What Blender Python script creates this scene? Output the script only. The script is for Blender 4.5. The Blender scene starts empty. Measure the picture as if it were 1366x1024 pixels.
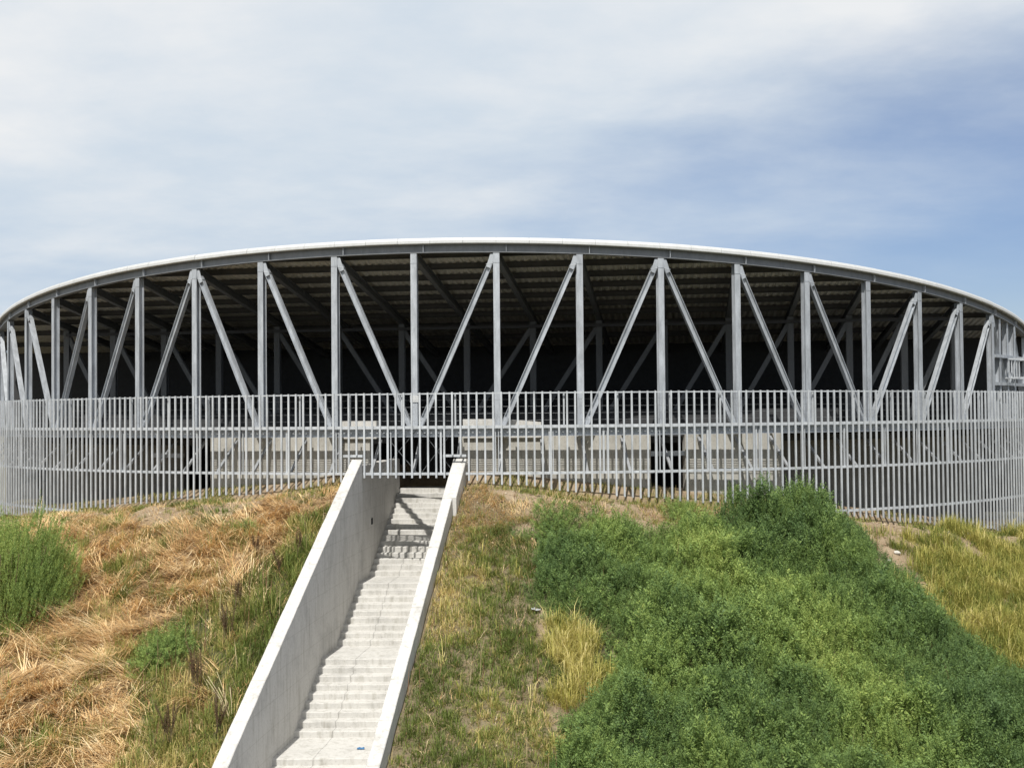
import bpy, math, random
import numpy as np
from mathutils import Vector, Matrix

random.seed(7)
RNG = np.random.default_rng(11)
S = bpy.context.scene
COL = S.collection
R_ = math.radians

# ------------------------------------------------------------------ camera model (eye at the origin, looking along +y)
F, W0, H0 = 1640.0, 1366.0, 1024.0
PH, RO = math.atan(39.5 / F), 0.0090
fw = np.array([0, math.cos(PH), math.sin(PH)])
up0 = np.array([0, -math.sin(PH), math.cos(PH)])
rt0 = np.array([1.0, 0, 0])
rt = math.cos(RO) * rt0 - math.sin(RO) * up0
up = math.sin(RO) * rt0 + math.cos(RO) * up0


def pix(P):
    P = np.asarray(P, float)
    d = P @ fw
    return W0 / 2 + F * (P @ rt) / d, H0 / 2 - F * (P @ up) / d


cam = bpy.data.cameras.new("camera")
co = bpy.data.objects.new("camera", cam)
COL.objects.link(co)
cam.sensor_width = 36
cam.lens = F / W0 * 36
cam.clip_end = 9000
cam.clip_start = 0.1
co.matrix_world = Matrix(((rt[0], up[0], -fw[0], 0), (rt[1], up[1], -fw[1], 0), (rt[2], up[2], -fw[2], 0), (0, 0, 0, 1)))
S.camera = co


# ------------------------------------------------------------------ helpers
def tag(o, label=None, cat=None, group=None, kind=None):
    if label: o["label"] = label
    if cat: o["category"] = cat
    if group: o["group"] = group
    if kind: o["kind"] = kind
    return o


def empty(name, loc=(0, 0, 0)):
    o = bpy.data.objects.new(name, None)
    o.location = loc
    COL.objects.link(o)
    return o


class MB:
    """collects boxes, bars and tubes for one mesh object"""

    def __init__(self):
        self.v, self.f = [], []

    def add(self, vs, fs):
        n = len(self.v)
        self.v += [tuple(map(float, p)) for p in vs]
        self.f += [tuple(i + n for i in q) for q in fs]
        return self

    def hexa(self, p):
        return self.add(p, [(0, 3, 2, 1), (4, 5, 6, 7), (0, 1, 5, 4), (1, 2, 6, 5), (2, 3, 7, 6), (3, 0, 4, 7)])

    def bar(self, p0, p1, a, b, wa, wb):
        """box from p0 to p1, cross-section wa along unit a, wb along unit b"""
        p0, p1, a, b = (np.asarray(q, float) for q in (p0, p1, a, b))
        o = [-a * wa / 2 - b * wb / 2, a * wa / 2 - b * wb / 2, a * wa / 2 + b * wb / 2, -a * wa / 2 + b * wb / 2]
        return self.hexa([p0 + q for q in o] + [p1 + q for q in o])

    def hbeam(self, p0, p1, n, depth, wid, tf=0.016, tw=0.012):
        """rolled H section: flanges face +-n"""
        p0, p1, n = (np.asarray(q, float) for q in (p0, p1, n))
        t = p1 - p0
        t /= np.linalg.norm(t)
        n = n - t * (n @ t)
        n /= np.linalg.norm(n)
        b = np.cross(t, n)
        for s in (-1, 1):
            o = n * s * (depth / 2 - tf / 2)
            self.bar(p0 + o, p1 + o, n, b, tf, wid)
        self.bar(p0, p1, n, b, depth - 2 * tf, tw)
        return self

    def tube(self, pts, r, seg=6):
        pts = [np.asarray(p, float) for p in pts]
        rings = []
        for i, p in enumerate(pts):
            t = pts[min(i + 1, len(pts) - 1)] - pts[max(i - 1, 0)]
            t /= np.linalg.norm(t)
            a = np.cross(t, (0, 0, 1.0))
            if np.linalg.norm(a) < 1e-3: a = np.cross(t, (1.0, 0, 0))
            a /= np.linalg.norm(a)
            b = np.cross(t, a)
            rings.append([p + r * (a * math.cos(2 * math.pi * k / seg) + b * math.sin(2 * math.pi * k / seg)) for k in range(seg)])
        vs = [q for ring in rings for q in ring]
        fs = []
        for i in range(len(pts) - 1):
            for k in range(seg):
                k2 = (k + 1) % seg
                fs.append((i * seg + k, i * seg + k2, (i + 1) * seg + k2, (i + 1) * seg + k))
        fs.append(tuple(range(seg))[::-1])
        fs.append(tuple((len(pts) - 1) * seg + k for k in range(seg)))
        return self.add(vs, fs)

    def sweep(self, rows):
        """rows: list of closed cross-sections (lists of 3-D points, same count); capped"""
        m = len(rows[0])
        vs = [p for r in rows for p in r]
        fs = []
        for i in range(len(rows) - 1):
            for k in range(m):
                k2 = (k + 1) % m
                fs.append((i * m + k, i * m + k2, (i + 1) * m + k2, (i + 1) * m + k))
        fs.append(tuple(range(m))[::-1])
        fs.append(tuple((len(rows) - 1) * m + k for k in range(m)))
        return self.add(vs, fs)

    def build(self, name, mat, parent=None, fix=True):
        me = bpy.data.meshes.new(name)
        me.from_pydata(self.v, [], self.f)
        me.materials.append(mat)
        if fix:
            import bmesh
            bm = bmesh.new()
            bm.from_mesh(me)
            bmesh.ops.recalc_face_normals(bm, faces=bm.faces)
            bm.to_mesh(me)
            bm.free()
        o = bpy.data.objects.new(name, me)
        COL.objects.link(o)
        if parent: o.parent = parent
        return o


def mesh_np(name, verts, tris, mat, tint=None, parent=None, smooth=False):
    me = bpy.data.meshes.new(name)
    verts = np.ascontiguousarray(verts, np.float32).reshape(-1, 3)
    tris = np.ascontiguousarray(tris, np.int32)
    k = tris.shape[1]
    me.vertices.add(len(verts))
    me.vertices.foreach_set("co", verts.ravel())
    me.loops.add(tris.size)
    me.loops.foreach_set("vertex_index", tris.ravel())
    me.polygons.add(len(tris))
    me.polygons.foreach_set("loop_start", np.arange(0, tris.size, k, dtype=np.int32))
    me.polygons.foreach_set("loop_total", np.full(len(tris), k, np.int32))
    if smooth: me.polygons.foreach_set("use_smooth", np.ones(len(tris), bool))
    me.update(calc_edges=True)
    if tint is not None:
        for nm, arr in tint.items():
            a = me.attributes.new(nm, "FLOAT", "POINT")
            a.data.foreach_set("value", np.ascontiguousarray(arr, np.float32).ravel())
    me.materials.append(mat)
    o = bpy.data.objects.new(name, me)
    COL.objects.link(o)
    if parent: o.parent = parent
    return o


def _hash(ix, iy, seed):
    n = (ix.astype(np.int64) * 374761393 + iy.astype(np.int64) * 668265263 + seed * 974634777) & 0x7FFFFFFF
    n = ((n ^ (n >> 13)) * 1274126177) & 0x7FFFFFFF
    return ((n ^ (n >> 16)) & 0xFFFF) / 65535.0


def noise(x, y, s=1.0, seed=0):
    x = np.asarray(x, float) / s
    y = np.asarray(y, float) / s
    ix, iy = np.floor(x), np.floor(y)
    fx, fy = x - ix, y - iy
    fx, fy = fx * fx * (3 - 2 * fx), fy * fy * (3 - 2 * fy)
    a, b = _hash(ix, iy, seed), _hash(ix + 1, iy, seed)
    c, d = _hash(ix, iy + 1, seed), _hash(ix + 1, iy + 1, seed)
    return (a * (1 - fx) + b * fx) * (1 - fy) + (c * (1 - fx) + d * fx) * fy


def fbm(x, y, s=1.0, seed=0, o=4):
    t, a, n = 0, 1, 0
    for i in range(o):
        t = t + a * noise(x, y, s / 2 ** i, seed + 17 * i)
        n += a
        a *= .55
    return t / n


def sst(e0, e1, x):
    t = np.clip((x - e0) / (e1 - e0), 0, 1)
    return t * t * (3 - 2 * t)


# ------------------------------------------------------------------ materials
def new_mat(name):
    m = bpy.data.materials.new(name)
    m.use_nodes = True
    nt = m.node_tree
    b = nt.nodes["Principled BSDF"]
    return m, nt, b


def N(nt, typ, **kw):
    n = nt.nodes.new(typ)
    for k, v in kw.items():
        if k in n.inputs.keys():
            n.inputs[k].default_value = v
        else:
            setattr(n, k, v)
    return n


def ramp(nt, src, stops):
    r = nt.nodes.new("ShaderNodeValToRGB")
    el = r.color_ramp.elements
    while len(el) > 1: el.remove(el[-1])
    for i, (p, c) in enumerate(stops):
        e = el[0] if i == 0 else el.new(p)
        e.position = p
        e.color = (*c, 1) if len(c) == 3 else c
    nt.links.new(src, r.inputs["Fac"])
    return r.outputs["Color"]


def mul(nt, a, b, fac=1.0, typ="MULTIPLY"):
    m = nt.nodes.new("ShaderNodeMix")
    m.data_type = "RGBA"
    m.blend_type = typ
    m.inputs["Factor"].default_value = fac
    nt.links.new(a, m.inputs["A"])
    nt.links.new(b, m.inputs["B"])
    return m.outputs["Result"]


def steel(name, base, rough=.5, metal=.25, streak=.18):
    m, nt, b = new_mat(name)
    tc = N(nt, "ShaderNodeTexCoord")
    mp = N(nt, "ShaderNodeMapping")
    mp.inputs["Scale"].default_value = (1, 1, .25)
    nt.links.new(tc.outputs["Object"], mp.inputs["Vector"])
    n1 = N(nt, "ShaderNodeTexNoise", Scale=5.0, Detail=6.0, Roughness=.65)
    n2 = N(nt, "ShaderNodeTexNoise", Scale=45.0, Detail=2.0)
    nt.links.new(mp.outputs[0], n1.inputs["Vector"])
    nt.links.new(tc.outputs["Object"], n2.inputs["Vector"])
    lo = tuple(c * (1 - streak) for c in base)
    hi = tuple(min(1, c * (1 + streak)) for c in base)
    c1 = ramp(nt, n1.outputs["Fac"], [(.3, lo), (.7, hi)])
    c2 = ramp(nt, n2.outputs["Fac"], [(.35, (.86, .86, .87)), (.65, (1, 1, 1))])
    nt.links.new(mul(nt, c1, c2), b.inputs["Base Color"])
    b.inputs["Metallic"].default_value = metal
    rr = N(nt, "ShaderNodeMapRange")
    rr.inputs["To Min"].default_value = rough - .1
    rr.inputs["To Max"].default_value = rough + .12
    nt.links.new(n1.outputs["Fac"], rr.inputs["Value"])
    nt.links.new(rr.outputs[0], b.inputs["Roughness"])
    return m


def concrete(name, base, stain=.35, seams=0.0, pit=.5):
    m, nt, b = new_mat(name)
    tc = N(nt, "ShaderNodeTexCoord")
    n1 = N(nt, "ShaderNodeTexNoise", Scale=.9, Detail=8.0, Roughness=.7)
    n2 = N(nt, "ShaderNodeTexNoise", Scale=16.0, Detail=6.0, Roughness=.75)
    mp = N(nt, "ShaderNodeMapping")
    mp.inputs["Scale"].default_value = (3, 3, .35)
    n3 = N(nt, "ShaderNodeTexNoise", Scale=2.2, Detail=5.0, Roughness=.6)
    v = N(nt, "ShaderNodeTexVoronoi", Scale=7.0)
    for n in (n1, n2, v): nt.links.new(tc.outputs["Object"], n.inputs["Vector"])
    nt.links.new(tc.outputs["Object"], mp.inputs["Vector"])
    nt.links.new(mp.outputs[0], n3.inputs["Vector"])
    d = tuple(c * (1 - stain) for c in base)
    c1 = ramp(nt, n1.outputs["Fac"], [(.28, d), (.5, base), (.75, tuple(min(1, c * 1.06) for c in base))])
    c2 = ramp(nt, n2.outputs["Fac"], [(.3, (.72, .71, .69)), (.48, (1, 1, 1))])
    c3 = ramp(nt, n3.outputs["Fac"], [(.3, (.77, .76, .73)), (.5, (1, 1, 1))])
    c4 = ramp(nt, v.outputs["Distance"], [(.02, (.45, .43, .4)), (.06, (1, 1, 1))])
    c = mul(nt, mul(nt, c1, c2), c3)
    c = mul(nt, c, c4, pit)
    if seams:
        sx = N(nt, "ShaderNodeSeparateXYZ")
        nt.links.new(tc.outputs["Object"], sx.inputs[0])
        m1 = N(nt, "ShaderNodeMath", operation="DIVIDE")
        m1.inputs[1].default_value = seams
        m2 = N(nt, "ShaderNodeMath", operation="FRACT")
        nt.links.new(sx.outputs["Z"], m1.inputs[0])
        nt.links.new(m1.outputs[0], m2.inputs[0])
        c5 = ramp(nt, m2.outputs[0], [(0, (.74, .73, .71)), (.02, (.8, .79, .77)), (.035, (1, 1, 1))])
        c = mul(nt, c, c5, .7)
    nt.links.new(c, b.inputs["Base Color"])
    b.inputs["Roughness"].default_value = .88
    bp = N(nt, "ShaderNodeBump", Strength=.25, Distance=.02)
    nt.links.new(n2.outputs["Fac"], bp.inputs["Height"])
    nt.links.new(bp.outputs[0], b.inputs["Normal"])
    return m


def plant(name, stops, trans=.35, rough=.6):
    """leaf material: colour from the per-leaf 'tint' value"""
    m, nt, b = new_mat(name)
    a = N(nt, "ShaderNodeAttribute", attribute_name="tint")
    c = ramp(nt, a.outputs["Fac"], stops)
    nt.links.new(c, b.inputs["Base Color"])
    b.inputs["Roughness"].default_value = rough
    b.inputs["Specular IOR Level"].default_value = .3
    t = N(nt, "ShaderNodeBsdfTranslucent")
    nt.links.new(c, t.inputs["Color"])
    mx = N(nt, "ShaderNodeMixShader")
    mx.inputs[0].default_value = trans
    nt.links.new(b.outputs[0], mx.inputs[1])
    nt.links.new(t.outputs[0], mx.inputs[2])
    nt.links.new(mx.outputs[0], nt.nodes["Material Output"].inputs["Surface"])
    return m


def flat(name, base, rough=.6, metal=0.0):
    m, nt, b = new_mat(name)
    tc = N(nt, "ShaderNodeTexCoord")
    n1 = N(nt, "ShaderNodeTexNoise", Scale=6.0, Detail=5.0)
    nt.links.new(tc.outputs["Object"], n1.inputs["Vector"])
    c = ramp(nt, n1.outputs["Fac"], [(.3, tuple(q * .85 for q in base)), (.7, tuple(min(1, q * 1.1) for q in base))])
    nt.links.new(c, b.inputs["Base Color"])
    b.inputs["Roughness"].default_value = rough
    b.inputs["Metallic"].default_value = metal
    return m


M_STEEL = steel("galvanised_steel", (.40, .425, .455), .48, .3, .26)
M_FENCE = steel("fence_galvanised", (.50, .525, .55), .45, .2, .24)
M_DARKSTEEL = steel("shaded_inner_steel", (.13, .135, .14), .65, .1)  # darkened so the inner frame carries the hall's shade in its colour
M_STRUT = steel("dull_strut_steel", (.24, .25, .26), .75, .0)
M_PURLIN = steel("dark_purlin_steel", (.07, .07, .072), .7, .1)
M_RING = steel("grey_edge_beam", (.19, .20, .21), .5, .25)
M_WHITE = steel("white_roof_trim", (.50, .51, .51), .5, 0, .07)
M_DECK = steel("ceiling_sheet", (.52, .50, .44), .6, .0, .15)
M_CONC = concrete("pale_concrete", (.505, .494, .468), .28, 0, .35)
M_CWALL = concrete("cast_concrete_wall", (.51, .50, .48), .24, .62, .5)
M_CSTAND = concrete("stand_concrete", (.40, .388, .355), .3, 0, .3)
M_CSHADE = concrete("shaded_concrete", (.20, .195, .18), .35, 0, .3)  # darker copy of the stand concrete, shade put into the colour
M_DARK = flat("interior_shade", (.035, .036, .038), .9)  # near-black colour stands in for deep shade inside and in openings
M_WIRE = flat("galvanised_wire", (.2, .21, .22), .4, .5)

# ------------------------------------------------------------------ geometry of the place
CX, CY = 0.12, 65.23
RP = 25.23                       # column circle
RWL = RP - .40                   # face of the concrete wall under the walkway
RF = 26.2                        # fence circle
AX = R_(8.0)                     # direction the rafters run
U = np.array([math.sin(AX), math.cos(AX), 0])
V = np.array([math.cos(AX), -math.sin(AX), 0])
C3 = np.array([CX, CY, 0])
SLOPE = .14
TH0, DTH = R_(-1.35), .1073


def cir(th, r, z=0.0):
    return np.array([CX + r * math.sin(th), CY - r * math.cos(th), z])


def radial(th):
    return np.array([math.sin(th), -math.cos(th), 0])


def tang(th):
    return np.array([math.cos(th), math.sin(th), 0])


def roof_h(P):
    """height of the underside of the edge beam"""
    a = (np.asarray(P)[:3] * np.array([1, 1, 0]) - C3) @ U
    return 5.27 - SLOPE * (a + RP)


# ---- stairs (a straight run that climbs away from the camera)
SA = math.tan(R_(5.5))
YW, HW, SW = 39.5, -1.43, .453   # where the sloping cheek walls end, height there, their slope
SWID = 2.93


def xl(y):                       # inner face of the left cheek wall
    return -5.34 + SA * (y - 34.2)


def wall_top(y):
    return HW - SW * (YW - y)


RISE, TREAD, LAND = .16, .343, 1.9
# (y, h) profile from the top step down
prof = []                        # list of (kind, y_front, y_back, h)
y, h = 38.8 + 1.72 + 15 * TREAD, -5.29 + 16 * RISE
TOPY, TOPH = y, h
segs = []                        # treads: (y_far, y_near, h, part)
yy, hh = TOPY, TOPH
segs.append((TOPY + 1.2, TOPY, TOPH, 0))
for i in range(15):
    hh -= RISE
    segs.append((yy, yy - TREAD, hh, 0))
    yy -= TREAD
hh -= RISE
fl = 1
for k in range(5):
    segs.append((yy, yy - (1.72 if k == 0 else LAND), hh, fl))
    yy -= (1.72 if k == 0 else LAND)
    fl += 1
    for i in range(8):
        hh -= RISE
        segs.append((yy, yy - TREAD, hh, fl))
        yy -= TREAD
    hh -= RISE
    fl += 1
    if hh < -12: break


_sy = np.array([s[1] for s in segs][::-1])
_sh = np.array([s[2] for s in segs][::-1])


def stair_h(y):
    return np.interp(y, _sy, _sh)


# ---- terrain
_gx = [-60, -34, -19.8, -15, -11.4, -8.3, -6, -1.2, .4, 4, 7.8, 10.9, 20, 34, 60]
_gz = [-6, -5.2, -3.97, -3.4, -2.98, -2.72, -2.38, -2.33, -2.5, -2.9, -3.26, -3.66, -5.0, -6.3, -7]


def ground(x, y):
    x = np.asarray(x, float)
    y = np.asarray(y, float)
    dx, dy = x - CX, CY - y
    r = np.hypot(dx, dy)
    th = np.arctan2(dx, dy)
    xf = RF * np.sin(np.clip(th, -1.5, 1.5))
    g0 = np.interp(xf, _gx, _gz)
    d = r - RF
    bench = np.interp(xf, [-30, -10, -6, 6, 10, 30], [1.1, .9, .1, .2, .7, 1.0])
    dd = np.maximum(d - bench, 0)
    g = g0 - .07 * np.clip(d, 0, bench) - .455 * (np.sqrt(dd * dd + .16) - .4)
    g = g + np.clip(-d, 0, 1.5) * .33
    bump = (fbm(x, y, 1.6, 3) - .5) * .34 + (noise(x, y, .4, 9) - .5) * .09
    g = g + bump * sst(-1.5, 1.5, d)
    g = np.where(g < -11, -11 - 1.0 * np.tanh((-11 - g)), g)
    g = np.where(np.abs(th) > 1.6, np.maximum(g, -12), g)
    return g


def terrain_h(x, y):
    g = ground(x, y)
    lo, hi = xl(y) - .15, xl(y) + SWID + .17
    inside = (x > lo) & (x < hi) & (y < 48)
    return np.where(inside, np.minimum(g, stair_h(y) - .45), g)


ths = np.radians(np.concatenate([np.arange(-180, -66, 6), np.arange(-66, -40, .5), np.arange(-40, 40, .22), np.arange(40, 66, .5), np.arange(66, 180, 6)]))
rs = np.concatenate([[0.5, 8, 16, 20, 22, 23.5], np.arange(24.2, 46, .14), np.arange(46, 64, 1.2), [70, 85, 110, 160, 300, 700, 1600, 4000]])
TH, RR = np.meshgrid(ths, rs, indexing="ij")
TX, TY = CX + RR * np.sin(TH), CY - RR * np.cos(TH)
TZ = terrain_h(TX, TY)
nt_, nr_ = TH.shape
ii, jj = np.meshgrid(np.arange(nt_), np.arange(nr_ - 1), indexing="ij")
i2 = (ii + 1) % nt_
quads = np.stack([ii * nr_ + jj, ii * nr_ + jj + 1, i2 * nr_ + jj + 1, i2 * nr_ + jj], -1).reshape(-1, 4)


# zones, as areas on the ground seen from the viewpoint (photo pixels projected on the slope)
def inpoly(px, py, poly):
    c = np.zeros(px.shape, bool)
    n = len(poly)
    for i in range(n):
        x1, y1 = poly[i]
        x2, y2 = poly[(i + 1) % n]
        if y1 == y2: continue
        k = (y1 > py) != (y2 > py)
        c ^= k & (px < (x2 - x1) * (py - y1) / (y2 - y1) + x1)
    return c


POLY = {
    "thicket": [(690, 752), (715, 722), (770, 730), (800, 700), (880, 700), (950, 708), (1000, 690), (1040, 684), (1095, 690), (1150, 712),
                (1190, 762), (1262, 830), (1366, 895), (1500, 960), (1500, 1300), (715, 1300), (722, 1060), (748, 975), (800, 925), (838, 880),
                (800, 830), (745, 820), (712, 800)],
    "straw": [(-300, 690), (60, 678), (130, 686), (300, 692), (400, 664), (440, 655), (455, 655), (400, 715), (345, 745), (310, 790), (270, 800), (205, 815),
              (165, 860), (165, 930), (195, 960), (160, 1040), (100, 1300), (-300, 1300)],
    "lgrass": [(450, 660), (400, 705), (330, 745), (300, 790), (205, 815), (165, 860), (165, 930), (195, 960), (160, 1040), (100, 1300), (300, 1300), (300, 1024)],
    "rgrass": [(590, 640), (720, 668), (700, 720), (700, 770), (725, 840), (750, 900), (745, 960), (740, 1060), (760, 1300), (200, 1300), (470, 1024)],
    "yellow": [(745, 808), (790, 800), (828, 850), (832, 890), (800, 922), (765, 935), (738, 905), (735, 860)],
    "ryellow": [(1196, 712), (1240, 702), (1366, 720), (1600, 750), (1600, 1010), (1366, 892), (1262, 825), (1212, 772)],
}


def zones(x, y, z, lift=0.0, jit=16):
    P = np.stack([x, y, z + lift], -1)
    px, py = pix(P)
    jx = (fbm(x, y, 1.1, 31) - .5) * 2 * jit * 2
    jy = (fbm(x, y, 1.1, 57) - .5) * 2 * jit * 2
    return {k: inpoly(px + jx, py + jy, p) for k, p in POLY.items()}, px, py


zn, gpx, gpy = zones(TX, TY, TZ)
front = (RR > 26) & (RR < 46) & (np.abs(TH) < 1.1)
thatch = (zn["straw"] & front).astype(float) * .75 + (zn["rgrass"] & front) * .35 * sst(760, 690, gpy)
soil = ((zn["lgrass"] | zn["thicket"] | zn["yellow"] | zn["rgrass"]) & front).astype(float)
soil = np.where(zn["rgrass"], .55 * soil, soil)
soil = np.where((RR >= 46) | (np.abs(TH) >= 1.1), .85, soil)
if True:
    m, nt, b = new_mat("slope_soil")
    tc = N(nt, "ShaderNodeTexCoord")
    n1 = N(nt, "ShaderNodeTexNoise", Scale=.8, Detail=9.0, Roughness=.72)
    n2 = N(nt, "ShaderNodeTexNoise", Scale=14.0, Detail=8.0, Roughness=.75)
    for n in (n1, n2): nt.links.new(tc.outputs["Object"], n.inputs["Vector"])
    dirt = ramp(nt, n1.outputs["Fac"], [(.3, (.20, .14, .085)), (.5, (.30, .225, .145)), (.7, (.36, .29, .20))])
    th_ = ramp(nt, n2.outputs["Fac"], [(.3, (.17, .115, .06)), (.52, (.32, .22, .115)), (.7, (.44, .33, .19))])
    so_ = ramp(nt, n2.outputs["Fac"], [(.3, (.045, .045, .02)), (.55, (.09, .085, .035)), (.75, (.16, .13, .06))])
    a1 = N(nt, "ShaderNodeAttribute", attribute_name="thatch")
    a2 = N(nt, "ShaderNodeAttribute", attribute_name="soil")
    mx = N(nt, "ShaderNodeMix", data_type="RGBA")
    nt.links.new(a1.outputs["Fac"], mx.inputs["Factor"])
    nt.links.new(dirt, mx.inputs["A"])
    nt.links.new(th_, mx.inputs["B"])
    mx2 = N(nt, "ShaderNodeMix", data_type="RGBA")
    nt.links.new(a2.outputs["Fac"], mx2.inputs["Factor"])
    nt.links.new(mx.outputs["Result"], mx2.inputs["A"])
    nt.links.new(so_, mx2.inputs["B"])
    sp = ramp(nt, n2.outputs["Fac"], [(.35, (.7, .68, .66)), (.6, (1, 1, 1))])
    nt.links.new(mul(nt, mx2.outputs["Result"], sp), b.inputs["Base Color"])
    b.inputs["Roughness"].default_value = .95
    bp = N(nt, "ShaderNodeBump", Strength=.7, Distance=.06)
    nt.links.new(n2.outputs["Fac"], bp.inputs["Height"])
    nt.links.new(bp.outputs[0], b.inputs["Normal"])
    M_SOIL = m
o = mesh_np("ground", np.stack([TX, TY, TZ], -1), quads, M_SOIL, {"thatch": thatch, "soil": soil}, None, True)
tag(o, "bare brown earth embankment below the arena fence", "ground", None, "structure")

# ================================================================== ARENA BUILDING
arena = empty("arena_building", (CX, CY - RP, -2.3))
bpy.context.view_layer.update()
tag(arena, "large round steel framed arena with white roof edge and raking braces", "arena")


def part(mb, name, mat, parent=arena, label=None):
    o = mb.build(name, mat)
    o.parent = parent
    o.matrix_parent_inverse = parent.matrix_world.inverted()
    if label: o["label"] = label
    return o


KS = list(range(-12, 13))
th_k = {k: TH0 + DTH * k for k in KS}
BASE = -.42
for k in KS:
    th = th_k[k]
    p = cir(th, RP)
    top = roof_h(p)
    n = radial(th)
    c = part(MB().hbeam(p + [0, 0, BASE], p + [0, 0, top - .003], n, .23, .205, .018, .014), "column", M_STEEL)
    # gusset plates and flange collar near the head
    g = MB()
    t = tang(th)
    g.bar(p + n * .119 + [0, 0, top - .33], p + n * .119 + [0, 0, top - .315], t, n, .215, .012)
    sub = g.build("splice_plate", M_STEEL)
    sub.parent = c
    # base plate
    g = MB().bar(p + [0, 0, BASE - .03], p + [0, 0, BASE - .003], t, n, .34, .34)
    sub = g.build("base_plate", M_STEEL)
    sub.parent = c
    sub.matrix_parent_inverse = Matrix()


def brace_dir(k):               # between column k and k+1: +1 climbs to the right, -1 falls to the right
    return 1 if ((k + 1) // 3) % 2 == 0 else -1


# columns k=-1..1 (x 552, 662, 773) climb to the right; then three fall, and so on
for k in KS[:-1]:
    tA, tB = th_k[k], th_k[k + 1]
    pa, pb = cir(tA, RP), cir(tB, RP)
    e = (pb - pa) / np.linalg.norm(pb - pa)
    ha, hb = roof_h(pa), roof_h(pb)
    nrm = np.cross(e, (0, 0, 1.0))
    if brace_dir(k) > 0:
        lo, hi = pa + e * .20 + [0, 0, BASE + .10], pb - e * .17 + [0, 0, hb - .28]
    else:
        lo, hi = pb - e * .20 + [0, 0, BASE + .10], pa + e * .17 + [0, 0, ha - .28]
    t = (hi - lo) / np.linalg.norm(hi - lo)
    q = np.cross(t, nrm)
    br = part(MB().hbeam(lo, hi, q, .175, .16, .014, .012), "brace", M_STEEL)
    for end, s, nm in ((hi, 1, "gusset_plate"), (lo, -1, "foot_plate")):
        g = MB()
        w = e * (1 if brace_dir(k) > 0 else -1) * s
        z = np.array([0, 0, 1.0])
        tri = [end - t * s * .22 - q * .07, end - t * s * .22 + q * .07, end + w * .08 + z * s * .02, end + w * .08 + z * s * .24, end - w * .02 + z * s * .24]
        if s < 0: tri = [end + t * .22 - q * .07, end + t * .22 + q * .07, end + w * .07 - z * .0, end + w * .07 - z * .12, end - w * .02 - z * .12]
        cen = sum(tri) / 5
        ang = [math.atan2((v - cen) @ np.array([0, 0, 1]), (v - cen) @ e) for v in tri]
        tri = [tri[i] for i in np.argsort(ang)]
        a = [v + nrm * .094 for v in tri]
        b2 = [v + nrm * .082 for v in tri]
        g.sweep([b2, a])
        sub = g.build(nm, M_STEEL)
        sub.parent = br
        if s > 0:
            q0 = end + w * .06 - z * .06
            q1 = end - w * .16 - z * .10
            sub = MB().bar(q0, q1, nrm, np.cross((q1 - q0) / np.linalg.norm(q1 - q0), nrm), .20, .02).build("head_bracket", M_FENCE)
            sub.parent = br


p = cir(th_k[-1], RP)
part(MB().bar(p + radial(th_k[-1]) * .118 + [0, 0, .40], p + radial(th_k[-1]) * .118 + [0, 0, .62], radial(th_k[-1]), tang(th_k[-1]), .05, .27), "junction_box", M_WHITE)

# edge beam (I section bent to the arc), white trim above
def arc_sweep(prof_fn, t0, t1, step=R_(1.0)):
    n = max(2, int(abs(t1 - t0) / step))
    return [prof_fn(t0 + (t1 - t0) * i / n) for i in range(n + 1)]


TL, TR_ = th_k[-12] - .03, th_k[12] + .03


def isec(th):
    p = cir(th, 0)
    z0 = roof_h(cir(th, RP))
    r0, f, w = RP + .02, .11, .008
    pts = [(r0 - f, 0), (r0 + f, 0), (r0 + f, .022), (r0 + w, .022), (r0 + w, .258), (r0 + f, .258), (r0 + f, .28), (r0 - f, .28), (r0 - f, .258), (r0 - w, .258),
           (r0 - w, .022), (r0 - f, .022)]
    return [cir(th, r, z0 + z) for r, z in pts]


rb = part(MB().sweep(arc_sweep(isec, TL, TR_)), "edge_beam", M_RING)
g = MB()
for k in range(-25, 26):
    th = TH0 + DTH * (k * .5 + .12)
    if k % 2: continue
    if not TL < th < TR_: continue
    z0 = roof_h(cir(th, RP))
    sub = MB().bar(cir(th, RP + .082, z0 + .024), cir(th, RP + .082, z0 + .256), tang(th), radial(th), .016, .1).build("stiffener", M_STEEL)
    sub.parent = rb


def trim(th):
    z0 = roof_h(cir(th, RP)) + .283
    pts = [(RP - .12, 0), (RP + .20, 0), (RP + .22, .02), (RP + .215, .10), (RP + .18, .17), (RP + .07, .21), (RP - .12, .228)]
    return [cir(th, r, z0 + z) for r, z in pts]


g = MB()
nt2 = 62
for i in range(nt2):
    ta, tb = TL + (TR_ - TL) * i / nt2, TL + (TR_ - TL) * (i + 1) / nt2
    off = random.uniform(-.004, .004)
    rows = [[p + radial(t) * off + np.array([0, 0, off * .6]) for p in trim(t)] for t in np.linspace(ta + .00016, tb - .00016, 5)]
    g.sweep(rows)
tr = part(g, "roof_edge_trim", M_WHITE)

# corrugated roof sheet, ribs along the fall
A_END = -RP + 17.5
deckv, deckf = [], []
w = -24.6
prof_ = [(0, 0), (.05, .045), (.125, .045), (.175, 0)]
row = []
while w < 24.6:
    for dw, dz in prof_:
        ww = w + dw
        a0 = -math.sqrt(max((RP - .13) ** 2 - ww * ww, .01))
        if a0 > A_END: continue
        for a in (a0, A_END):
            P = C3 + U * a + V * ww
            deckv.append((P[0], P[1], roof_h(P) + .285 + dz))
        row.append(len(deckv) - 2)
    w += .25
for a, b_ in zip(row[:-1], row[1:]):
    deckf.append((a, b_, b_ + 1, a + 1))
g = MB()
g.add(deckv, deckf)
deck = part(g, "roof_sheet", M_DECK)
mod = deck.modifiers.new("thickness", "SOLIDIFY")
mod.thickness = .06
mod.offset = 1
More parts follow.
